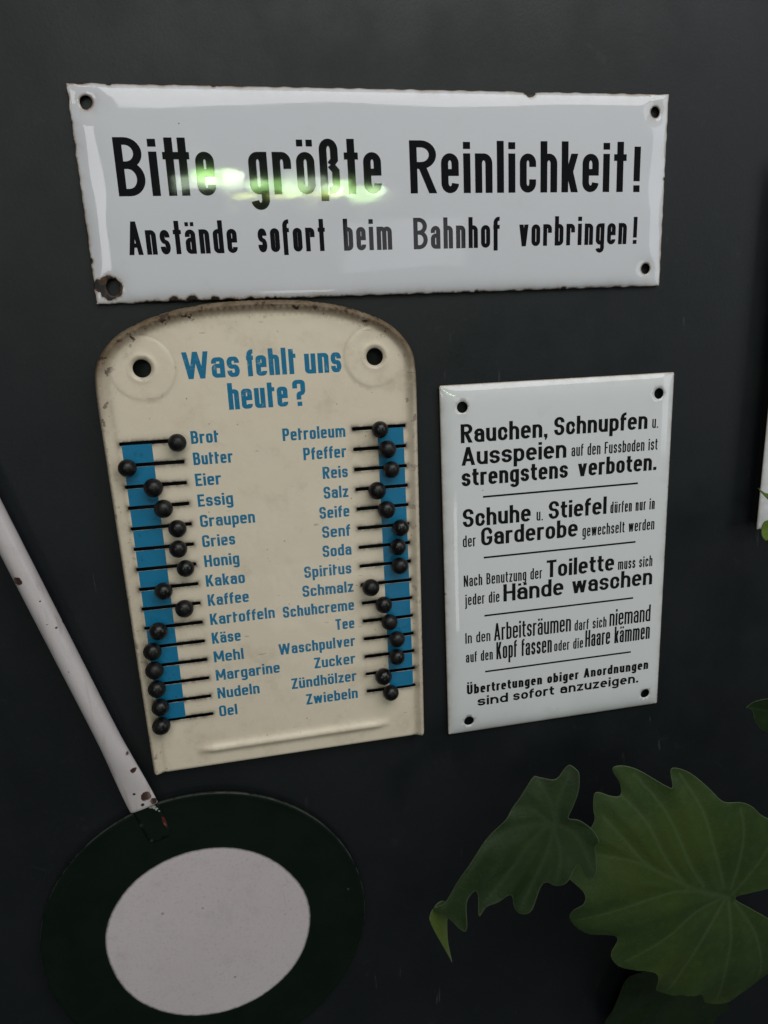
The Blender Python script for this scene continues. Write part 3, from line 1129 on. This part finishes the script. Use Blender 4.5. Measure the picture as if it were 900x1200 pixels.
# two blue bands the knobs slide over, each cut by its slots
def band(x0, x1, z1, z0, zs):
    V_, F_ = [], []
    zz = [z1] + [z for z in zs if z0 < z < z1] + [z0]
    for i in range(len(zz) - 1):
        za = zz[i] - (1.4 if i > 0 else 0.0)
        zb = zz[i + 1] + (1.4 if i + 1 < len(zz) - 1 else 0.0)
        P, T = triangulate(resample([(x0, zb), (x1, zb), (x1, za), (x0, za)], 2.5), [], 3.0)
        b0 = len(V_)
        V_ += [tuple(p) for p in P]
        F_ += [tuple(b0 + int(k) for k in t) for t in T]
    V_ = np.array(V_)
    h = hb(V_) + .10
    return mesh_obj('colour_band', np.stack([V_[:, 0], -h, V_[:, 1]], 1) * MM, F_, M_BAND, board)


band(-91.6 - BX, -71.0 - BX, slot_z[0] - .95 - BZ, slot_z[14] + .95 - BZ, [z - BZ for z in slot_z])
band(92.6 - BX, 112.7 - BX, slot_zr[0] - .95 - BZ, slot_zr[14] + .95 - BZ, [z - BZ for z in slot_zr])

head = dict(xh=.76, wx=3.4, wy=2.9, rf=.62, st='tin', sp=.085)
lettering('lettering', loc([('Was', -44.0, -4.9, -17.2, 18.6), ('fehlt', 0.3, 35.3, -17.4, 18.8), ('uns', 41.5, 68.2, -17.7, 18.6),
                            ('heute', -14.8, 27.6, -40.2, 18.8), ('?', 31.4, 40.6, -40.5, 18.8)], BX, BZ), hface, M_BLUE, board, head, lift=.10)
item = dict(xh=.735, wx=1.8, wy=1.5, rf=.62, st='tin', sp=.105)
left = [('Brot', -44.4, -24.8), ('Butter', -44.4, -16.2), ('Eier', -44.6, -26.0), ('Essig', -44.5, -18.9), ('Graupen', -44.4, -4.3),
        ('Gries', -44.5, -20.3), ('Honig', -44.6, -18.7), ('Kakao', -45.0, -16.0), ('Kaffee', -45.2, -14.4), ('Kartoffeln', -45.1, 4.1),
        ('Käse', -45.3, -23.4), ('Mehl', -45.4, -22.6), ('Margarine', -45.4, 4.3), ('Nudeln', -45.7, -13.0), ('Oel', -45.9, -31.8)]
right = [('Petroleum', 21.6, 68.2), ('Pfeffer', 35.8, 68.0), ('Reis', 49.2, 68.3), ('Salz', 48.9, 67.8), ('Seife', 44.7, 67.8),
         ('Senf', 45.8, 67.6), ('Soda', 45.1, 67.6), ('Spiritus', 29.8, 66.7), ('Schmalz', 27.3, 67.4), ('Schuhcreme', 10.9, 67.1),
         ('Tee', 51.4, 66.5), ('Waschpulver', 5.1, 66.2), ('Zucker', 32.3, 65.6), ('Zündhölzer', 13.0, 65.7), ('Zwiebeln', 23.6, 65.8)]
lettering('lettering', loc([(t, a + .7, b_ + .5, -62.9 - 15.53 * i, 9.2) for i, (t, a, b_) in enumerate(left)], BX, BZ), hface, M_BLUE, board, item, lift=.10, step=2.0)
lettering('lettering', loc([(t, a, b_, -65.4 - 15.37 * i, 9.2) for i, (t, a, b_) in enumerate(right)], BX, BZ), hface, M_BLUE, board, item, lift=.10, step=2.0)


def knob_mesh(seed):
    rnd = random.Random(seed)
    R_ = 6.7
    prof = []                                        # (radius, y): stem behind the plate, then the ball
    prof += [(0.0, 6.0), (0.75, 6.0), (0.75, -0.3), (2.6, -0.5), (2.8, -1.2)]
    for i in range(13):
        a = math.radians(-62 + i * (152) / 12)
        prof.append((R_ * math.cos(a) if i < 12 else 0.0, -(5.9 + R_ * .96 * math.sin(a))))
    n = 28
    vs, fs = [], []
    for (r, y) in prof:
        for k in range(n):
            a = 2 * math.pi * k / n
            vs.append((r * math.cos(a) * MM, y * MM, r * math.sin(a) * MM))
    for i in range(len(prof) - 1):
        for k in range(n):
            a, b_ = i * n + k, i * n + (k + 1) % n
            fs.append((a, b_, b_ + n, a + n))
    me = bpy.data.meshes.new('knob')
    me.from_pydata(vs, [], fs)
    me.materials.append(M_KNOB)
    me.shade_smooth()
    return me


KM = knob_mesh(1)
kl = [-53.0, -88.7, -72.9, -67.8, -59.8, -61.2, -57.3, -74.6, -61.7, -82.4, -88.1, -88.7, -88.6, -88.2, -88.8]
kr = [93.4, 98.6, 100.6, 88.9, 95.4, 106.2, 103.5, 104.0, 80.3, 90.2, 94.0, 99.4, 98.8, 86.6, 92.6]
k0 = None
for xs, zs in ((kl, slot_z), (kr, slot_zr)):
    for i, (x, z) in enumerate(zip(xs, zs)):
        if k0 is None:
            k = k0 = bpy.data.objects.new('knob', KM)
        else:
            k = k0.copy()
        COL.objects.link(k)
        k.parent = board
        k.location = ((x - BX) * MM, -9.0 * MM, (z - BZ - 0.9) * MM)
        k.rotation_euler = (random.uniform(-.05, .05), random.uniform(0, 6.28), random.uniform(-.05, .05))
        q = random.uniform(.95, 1.03)
        k.scale = (q, q * random.uniform(.95, 1.03), q)

# ================================================================== signal baton (disc and tube handle)
M_DW, M_DG, M_BW = m_disc_white(), m_disc_green(), m_baton_white()
DX, DZ, DR = -74.0, -484.0, 135.5
baton = empty('signal_baton', (DX * MM, 0, DZ * MM), 'dark green signal disc with white centre on a chipped white tube handle', 'signal baton')
# disc: turned profile with a narrow rolled lip
prof = [(0, 5.2), (20, 5.2), (60, 5.15), (86, 5.1), (110, 5.0), (128, 4.9), (132, 5.2), (134, 5.6), (135.2, 5.2), (135.5, 4.2), (135.2, 2.6), (132, 2.2), (0, 2.2)]
n = 128
vs, fs, eds = [], [], []
for (r, y) in prof:
    for k in range(n):
        a = 2 * math.pi * k / n
        vs.append((r * math.cos(a) * MM, -y * MM, r * math.sin(a) * MM))
        eds.append(135.5 - r)
for i in range(len(prof) - 1):
    for k in range(n):
        a, b_ = i * n + k, i * n + (k + 1) % n
        fs.append((a, b_, b_ + n, a + n))
mesh_obj('disc', vs, fs, M_DG, baton, attrs={'edge': eds})
wl = [((85.6 + .6 * math.sin(3 * a + 1) + .35 * math.sin(7 * a)) * math.cos(a) + 0.6, (85.0 + .6 * math.sin(2 * a)) * math.sin(a) - 1.0)
      for a in [2 * math.pi * i / 140 for i in range(140)]]
V, F = triangulate(wl, [], 6.0, inset_points(wl, (0.8, 1.6, 2.6)))
mesh_obj('white_centre', np.stack([V[:, 0], np.full(len(V), -5.42), V[:, 1]], 1) * MM, F, M_DW, baton, attrs={'edge': seg_dist(V, wl, True)})


def tube_mesh(path, sect, n=28):
    """path of (x,y,z) mm with half width / half depth per point, cross-section across the wall plane"""
    vs, fs = [], []
    P = [np.array(p, float) for p in path]
    for i, p in enumerate(P):
        t = P[min(i + 1, len(P) - 1)] - P[max(i - 1, 0)]
        t /= np.linalg.norm(t)
        side = np.cross(t, np.array([0, -1.0, 0]))
        side /= np.linalg.norm(side)
        up = np.cross(side, t)
        a_, b_ = sect[i]
        for k in range(n):
            an = 2 * math.pi * k / n
            cs, sn = math.cos(an), math.sin(an)
            vs.append(tuple((p + side * a_ * cs + up * b_ * sn) * MM))
    for i in range(len(P) - 1):
        for k in range(n):
            a, b_ = i * n + k, i * n + (k + 1) % n
            fs.append((a, b_, b_ + n, a + n))
    fs.append(tuple(range(n))[::-1])
    fs.append(tuple((len(P) - 1) * n + k for k in range(n)))
    return vs, fs


A0 = np.array([-173.6 - DX, -11.5, -127.7 - DZ])
A1 = np.array([-111.8 - DX, -7.6, -351.0 - DZ])
u = (A1 - A0)
Lh = np.linalg.norm(u)
path, sect = [], []
for tt in (-.95, -.7, -.4, -.1, .2, .45, .62, .72, .79, .85, .90, .94, .97, .99, 1.0, 1.004):
    p = A0 + u * tt
    q = np.clip((tt - .66) / .32, 0, 1)
    q = q * q * (3 - 2 * q)
    path.append(p)
    hwid = 8.1 + 3.0 * q + (.25 * np.clip(tt, 0, 1))
    hdep = 8.1 * (1 - q) + 2.4 * q
    if tt > 1.0:
        hwid, hdep = hwid * .93, hdep * .6
    sect.append((hwid, hdep))
vs, fs = tube_mesh(path, sect)
mesh_obj('handle', vs, fs, M_BW, baton)
# green tang of the handle riveted to the disc face, with a scrap of older red paint
ud = np.array([u[0], u[2]]) / np.hypot(u[0], u[2])
pd = np.array([-ud[1], ud[0]])
start = np.array([A1[0], A1[2]]) + ud * 1.0


def tang_loop(w_, l_):
    return [tuple(start + pd * a_ + ud * b_) for a_, b_ in ((-w_, 0), (w_, 0), (w_ * .97, l_), (w_ * .6, l_ + 4), (-w_ * .6, l_ + 4), (-w_ * .97, l_))]


V, F = triangulate(resample(tang_loop(10.2, 30), 3.0), [], 4.0)
mesh_obj('tang', np.stack([V[:, 0], np.full(len(V), -5.75), V[:, 1]], 1) * MM, F, M_DG, baton, attrs={'edge': np.full(len(V), 9.0)}, solid=0.4)
M_RED = m_plain('old_red_paint', (0.10, 0.012, 0.010), 0.5)
rl = [tuple(start + pd * a_ + ud * b_) for a_, b_ in ((8.2, 14), (10.0, 16), (9.6, 22), (8.0, 26), (7.0, 20))]
V, F = triangulate(resample(rl, 1.5), [], 2.0)
mesh_obj('paint_scrap', np.stack([V[:, 0], np.full(len(V), -5.85), V[:, 1]], 1) * MM, F, M_RED, baton)
M_CHIP = m_plain('bare_pale_primer', (0.42, 0.42, 0.40), 0.5)
for (a_, b_, r) in ((6.0, 3.5, 1.7), (7.2, 6.0, 1.2), (3.6, 2.6, 1.0), (8.4, 8.6, .7)):
    c_ = start + pd * a_ + ud * b_
    lp = [(c_[0] + r * (1 + .35 * math.sin(3 * t + a_)) * math.cos(t), c_[1] + r * (1 + .3 * math.sin(2 * t + b_)) * math.sin(t)) for t in [i * 2 * math.pi / 12 for i in range(12)]]
    V, F = triangulate(lp, [], 1.0, margin=.1)
    mesh_obj('paint_chip', np.stack([V[:, 0], np.full(len(V), -5.87), V[:, 1]], 1) * MM, F, M_CHIP, baton)

# ================================================================== white sign cut off by the right edge
M_EN4 = m_enamel('plain_white_enamel', [], base=(0.76, 0.76, 0.78), wob=0.0007)
side = empty('enamel_sign', (525.6 * MM, 0, -22.8 * MM), 'white enamel sign of which only a narrow lower corner shows at the right edge', 'sign', 'enamel signs on the dark wall')
outs = resample(rrect(-100, -150, 100, 150, 1.2), 4.0)
V, F = triangulate(outs, [], 6.0, inset_points(outs, (0.6, 1.5, 3)))


def h4(V):
    e = np.maximum(0, edge_rect(np.asarray(V), 200, 300))
    return 11.5 + 3.0 * (1 - np.exp(-e / 4))


mesh_obj('plate', np.stack([V[:, 0], -h4(V), V[:, 1]], 1) * MM, F, M_EN4, side, attrs={'edge': seg_dist(V, outs, True), 'wear': np.zeros(len(V))}, solid=0.9)
side.rotation_euler = (0, 0.0155, 0)
v, f = box_mesh(-0.094, 0.094, -0.0105, 0.0026, -0.144, 0.144)
mesh_obj('backing_board', v, f, m_plain('dark_backing', (0.02, 0.02, 0.02)), side, smooth=False)

# ================================================================== plants
CAMP = np.array([0, -521.723, 0.0])
RMAT = np.array([list(r) for r in Rm])


def on_plane(px, py, off):
    """point of the vertical plane standing off mm before the wall, for a traced leaf outline"""
    d = RMAT @ np.array([(px - 450) / 809.7, (py - 600) / 809.7, 1.0])
    t = (-off - CAMP[1]) / d[1]
    q = CAMP + d * t
    return (q[0], q[2])


def traced(pts, org, sc, off):
    return [on_plane(org[0] + x / sc, org[1] + y / sc, off) for x, y in pts]


def leaf(name, outline, veins, off, hfun, mat, parent, step=2.2, sub=5, label=None, thick=0.45, vw=1.3, wave_mm=1.9):
    lp = resample(catmull(outline, sub, True), 2.0)
    ex = []
    for vn in veins:
        ex += resample(catmull(vn, 5), 2.0, closed=False)
    V, F = triangulate(lp, [], step, inset_points(lp, (0.7, 1.5)) + ex, 0.3)
    ed = seg_dist(V, lp, True)
    vein = np.zeros(len(V))
    relief = np.zeros(len(V))
    for i, vn in enumerate(veins):
        sm = catmull(vn, 5)
        dd = seg_dist(V, sm)
        wv = vw * (1.5 if i == 0 else 1.0)
        far = np.hypot(V[:, 0] - vn[0][0], V[:, 1] - vn[0][1])
        wv = wv * np.clip(1.25 - far / 190, .45, 1.2)
        vein = np.maximum(vein, np.exp(-(dd / wv) ** 2))
        relief = np.maximum(relief, np.exp(-(dd / 11.0) ** 2))
    cen = np.array(veins[0][0])
    th = np.arctan2(V[:, 1] - cen[1], V[:, 0] - cen[0])
    wave = (np.sin(13 * th + .7) + .6 * np.sin(7 * th)) * np.exp(-ed / 9.0) * wave_mm * np.clip(np.hypot(V[:, 0] - cen[0], V[:, 1] - cen[1]) / 70, 0, 1) ** 2
    h = off + hfun(V) - 1.9 * relief + wave
    o = mesh_obj(name, np.stack([V[:, 0], -h, V[:, 1]], 1) * MM, F, mat, parent, attrs={'edge': ed, 'vein': vein}, solid=thick)
    if label:
        o['label'] = label
    return o


def stem(name, pts, r, mat, parent):
    P = catmull(pts, 8)
    vs, fs = tube_mesh(P, [(r, r)] * len(P), 12)
    return mesh_obj(name, vs, fs, mat, parent)


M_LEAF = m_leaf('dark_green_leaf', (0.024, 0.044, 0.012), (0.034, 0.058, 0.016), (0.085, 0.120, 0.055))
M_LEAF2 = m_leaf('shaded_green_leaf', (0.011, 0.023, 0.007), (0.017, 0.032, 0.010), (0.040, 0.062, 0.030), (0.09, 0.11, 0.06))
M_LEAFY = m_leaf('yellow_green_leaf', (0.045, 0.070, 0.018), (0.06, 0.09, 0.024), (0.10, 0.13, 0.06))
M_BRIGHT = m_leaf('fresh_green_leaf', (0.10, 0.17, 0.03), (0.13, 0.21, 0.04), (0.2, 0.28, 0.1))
M_LOWSHADE = m_leaf('shade_darkened_leaf', (0.008, 0.017, 0.005), (0.013, 0.025, 0.008), (0.016, 0.026, 0.012), (0.012, 0.02, 0.01))  # green darkened so the low leaf carries its shade in the colour
M_STEM = m_plain('green_stem', (0.035, 0.055, 0.02), 0.5)

plant = empty('philodendron', (0.40, -0.09, -0.78), 'dark green philodendron with scalloped lobed leaves at the lower right', 'plant')
pinv = Matrix.Translation((-0.40, 0.09, 0.78))
O7, S7 = (640, 880), 3.4615
big = [(770, 603), (830, 572), (900, 548), (980, 500), (1040, 430), (1050, 350), (1000, 300), (940, 277), (900, 268), (860, 248), (820, 211), (780, 197),
       (728, 200), (700, 190), (660, 150), (620, 115), (580, 90), (530, 78), (512, 92), (510, 143), (490, 143), (450, 125), (400, 103), (350, 95),
       (312, 103), (304, 122), (325, 165), (322, 203), (290, 210), (240, 201), (220, 215), (212, 260), (214, 300), (195, 335), (150, 380), (90, 440),
       (45, 500), (90, 530), (150, 572), (148, 612), (112, 650), (103, 690), (130, 735), (180, 760), (240, 752), (278, 750), (285, 768), (262, 812),
       (265, 842), (300, 878), (360, 888), (420, 885), (443, 900), (450, 970), (470, 1005), (520, 1020), (570, 1005), (640, 1015), (665, 1040),
       (690, 1085), (740, 1102), (790, 1085), (828, 1047), (880, 1050), (930, 1040), (990, 980), (1020, 890), (1000, 800), (950, 725), (900, 680), (830, 640)]
bigv = [[(745, 600), (600, 545), (430, 465), (330, 437), (190, 440), (80, 490)],
        [(480, 490), (390, 440), (320, 365), (250, 290)],
        [(690, 578), (540, 547), (400, 580), (230, 655), (140, 700)],
        [(710, 600), (600, 640), (480, 740), (320, 850)],
        [(725, 610), (640, 740), (560, 880), (510, 990)],
        [(745, 615), (752, 760), (742, 900), (742, 1070)],
        [(770, 620), (850, 740), (900, 880), (920, 1000)],
        [(625, 530), (560, 430), (480, 240), (380, 120)],
        [(715, 540), (665, 380), (620, 220), (550, 100)],
        [(750, 560), (785, 340), (775, 220)],
        [(760, 585), (860, 440), (920, 330)],
        [(560, 540), (470, 420), (400, 280), (300, 180)]]
OFFB = 95.0
bo = traced(big, O7, S7, OFFB)
bv = [traced(v_, O7, S7, OFFB) for v_ in bigv]
bc = bv[0][0]


def hbig(V):
    x, z = V[:, 0] - bc[0], V[:, 1] - bc[1]
    r = np.hypot(x, z)
    th = np.arctan2(z, x)
    return 10 * np.sin(r / 70) - 0.0011 * r * r + 1.0 * np.sin(9 * th) * np.clip(r / 120, 0, 1) ** 2 + 0.05 * z - .06 * x


lf = leaf('leaf', bo, bv, OFFB, hbig, M_LEAF, plant)
lf.matrix_parent_inverse = pinv
O8, S8 = (490, 880), 3.913
small = [(75, 742), (130, 705), (200, 595), (300, 470), (400, 370), (480, 280), (560, 180), (600, 173), (660, 163), (700, 122), (725, 102), (748, 112), (755, 130),
         (742, 195), (712, 260), (690, 308), (735, 310), (785, 342), (808, 383), (792, 410), (792, 450), (783, 505), (758, 530), (730, 524), (714, 490),
         (695, 490), (645, 555), (605, 577), (555, 571), (500, 680), (452, 708), (426, 690), (416, 636), (395, 630), (350, 655), (300, 680), (262, 722), (268, 652), (255, 638),
         (217, 690), (205, 793), (140, 765)]
smallv = [[(630, 345), (540, 355), (420, 395), (320, 470), (200, 620), (110, 740)], [(635, 335), (620, 250), (585, 185)], [(640, 330), (655, 250), (720, 130)],
          [(650, 345), (720, 380), (770, 500)], [(620, 350), (590, 440), (450, 690)], [(600, 350), (500, 440), (400, 560), (290, 670)], [(610, 340), (540, 300), (470, 305)],
          [(625, 355), (640, 450), (610, 560)]]
OFFS = 118.0
so = traced(small, O8, S8, OFFS)
sv = [traced(v_, O8, S8, OFFS) for v_ in smallv]
sa, sb = np.array(sv[0][0]), np.array(sv[0][-1])
sdir = (sb - sa) / np.linalg.norm(sb - sa)
snor = np.array([-sdir[1], sdir[0]])


def hsmall(V):
    P = V - sa
    al, ac = P @ sdir, P @ snor
    up = -ac                                       # > 0 on the upper left, the side that rolls away
    r = np.hypot(*P.T)
    return -0.006 * np.clip(up, 0, 99) ** 2 - 0.30 * np.clip(up, 0, 99) + 0.22 * np.clip(-up, 0, 99) - 0.0005 * al * al + 2.0 * np.sin(al / 9) * np.clip(-up / 40, 0, 1) + 6 * np.sin(r / 60)


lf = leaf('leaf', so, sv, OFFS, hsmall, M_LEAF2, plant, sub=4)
lf.matrix_parent_inverse = pinv
fold = traced([(50, 755), (85, 712), (125, 705), (150, 740), (140, 800), (141, 880), (152, 940), (160, 982), (140, 945), (110, 890), (68, 812)], O8, S8, OFFS - 5)


def hfold(V):
    a = np.array(fold[1])
    return -0.25 * (V[:, 0] - a[0]) - 0.05 * (V[:, 1] - a[1])


fo = leaf('leaf_tip', fold, [[fold[2], fold[5], fold[7]]], OFFS - 5, hfold, M_LEAFY, lf, step=1.6, sub=3, wave_mm=0.0, label='yellow green curled over leaf tip')
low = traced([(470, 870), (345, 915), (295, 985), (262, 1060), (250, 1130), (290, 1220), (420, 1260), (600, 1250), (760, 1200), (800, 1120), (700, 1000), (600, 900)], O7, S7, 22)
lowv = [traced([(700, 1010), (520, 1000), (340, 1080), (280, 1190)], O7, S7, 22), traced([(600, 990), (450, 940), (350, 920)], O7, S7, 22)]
lf = leaf('leaf', low, lowv, 22, lambda V: 8 * np.sin(V[:, 0] / 40) + .1 * (V[:, 1] + 560), M_LOWSHADE, plant, step=3.5)
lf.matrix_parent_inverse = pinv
for pts in ([(bc[0], -OFFB + 4, bc[1]), (bc[0] + 30, -82, bc[1] - 6), (450, -70, -490), (520, -75, -600), (410, -90, -775)],
            [(sv[0][0][0], -OFFS + 5, sv[0][0][1]), (sv[0][0][0] + 24, -84, sv[0][0][1] - 30), (330, -60, -440), (470, -55, -520), (520, -65, -620), (405, -85, -775)],
            [(lowv[0][0][0], -20, lowv[0][0][1]), (440, -35, -560), (510, -60, -640), (398, -80, -775)]):
    s_ = stem('petiole', pts, 2.2, M_STEM, plant)
    s_.matrix_parent_inverse = pinv

# two fresh leaves reaching in front of the cut-off sign, and a dull one lower down
sprig = empty('leafy_shrub', (0.50, -0.06, -0.78), 'pale green shrub leaves poking in at the right edge before the cut off sign', 'plant')
sinv = Matrix.Translation((-0.50, 0.06, 0.78))
O1, S1 = (840, 460), 6.0
la = traced([(308, 678), (335, 696), (362, 712), (420, 720), (470, 760), (440, 790), (385, 765), (345, 725)], O1, S1, 40)
lb = traced([(352, 905), (336, 935), (334, 980), (342, 1022), (365, 1050), (420, 1070), (480, 1040), (500, 980), (470, 920), (410, 890)], O1, S1, 45)
O2, S2 = (840, 780), 10.0
lc = traced([(368, 517), (410, 470), (455, 430), (550, 386), (640, 372), (760, 420), (850, 560), (800, 720), (700, 800), (590, 795), (520, 740), (472, 670), (455, 575), (432, 540), (400, 524)], O2, S2, 60)
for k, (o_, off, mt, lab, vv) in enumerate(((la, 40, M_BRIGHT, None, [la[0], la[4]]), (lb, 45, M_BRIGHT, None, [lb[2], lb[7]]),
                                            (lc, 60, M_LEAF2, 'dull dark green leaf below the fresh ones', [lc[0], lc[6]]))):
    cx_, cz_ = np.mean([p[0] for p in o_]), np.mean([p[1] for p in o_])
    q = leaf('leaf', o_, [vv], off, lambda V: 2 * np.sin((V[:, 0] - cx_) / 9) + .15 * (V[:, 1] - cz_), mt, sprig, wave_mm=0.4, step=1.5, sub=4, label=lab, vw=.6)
    q.matrix_parent_inverse = sinv
    s_ = stem('stem', [(o_[4][0], -off + 1, o_[4][1]), (470 + 8 * k, -50, cz_ - 60), (500 + 4 * k, -60, -775)], 1.3, M_STEM, sprig)
    s_.matrix_parent_inverse = sinv
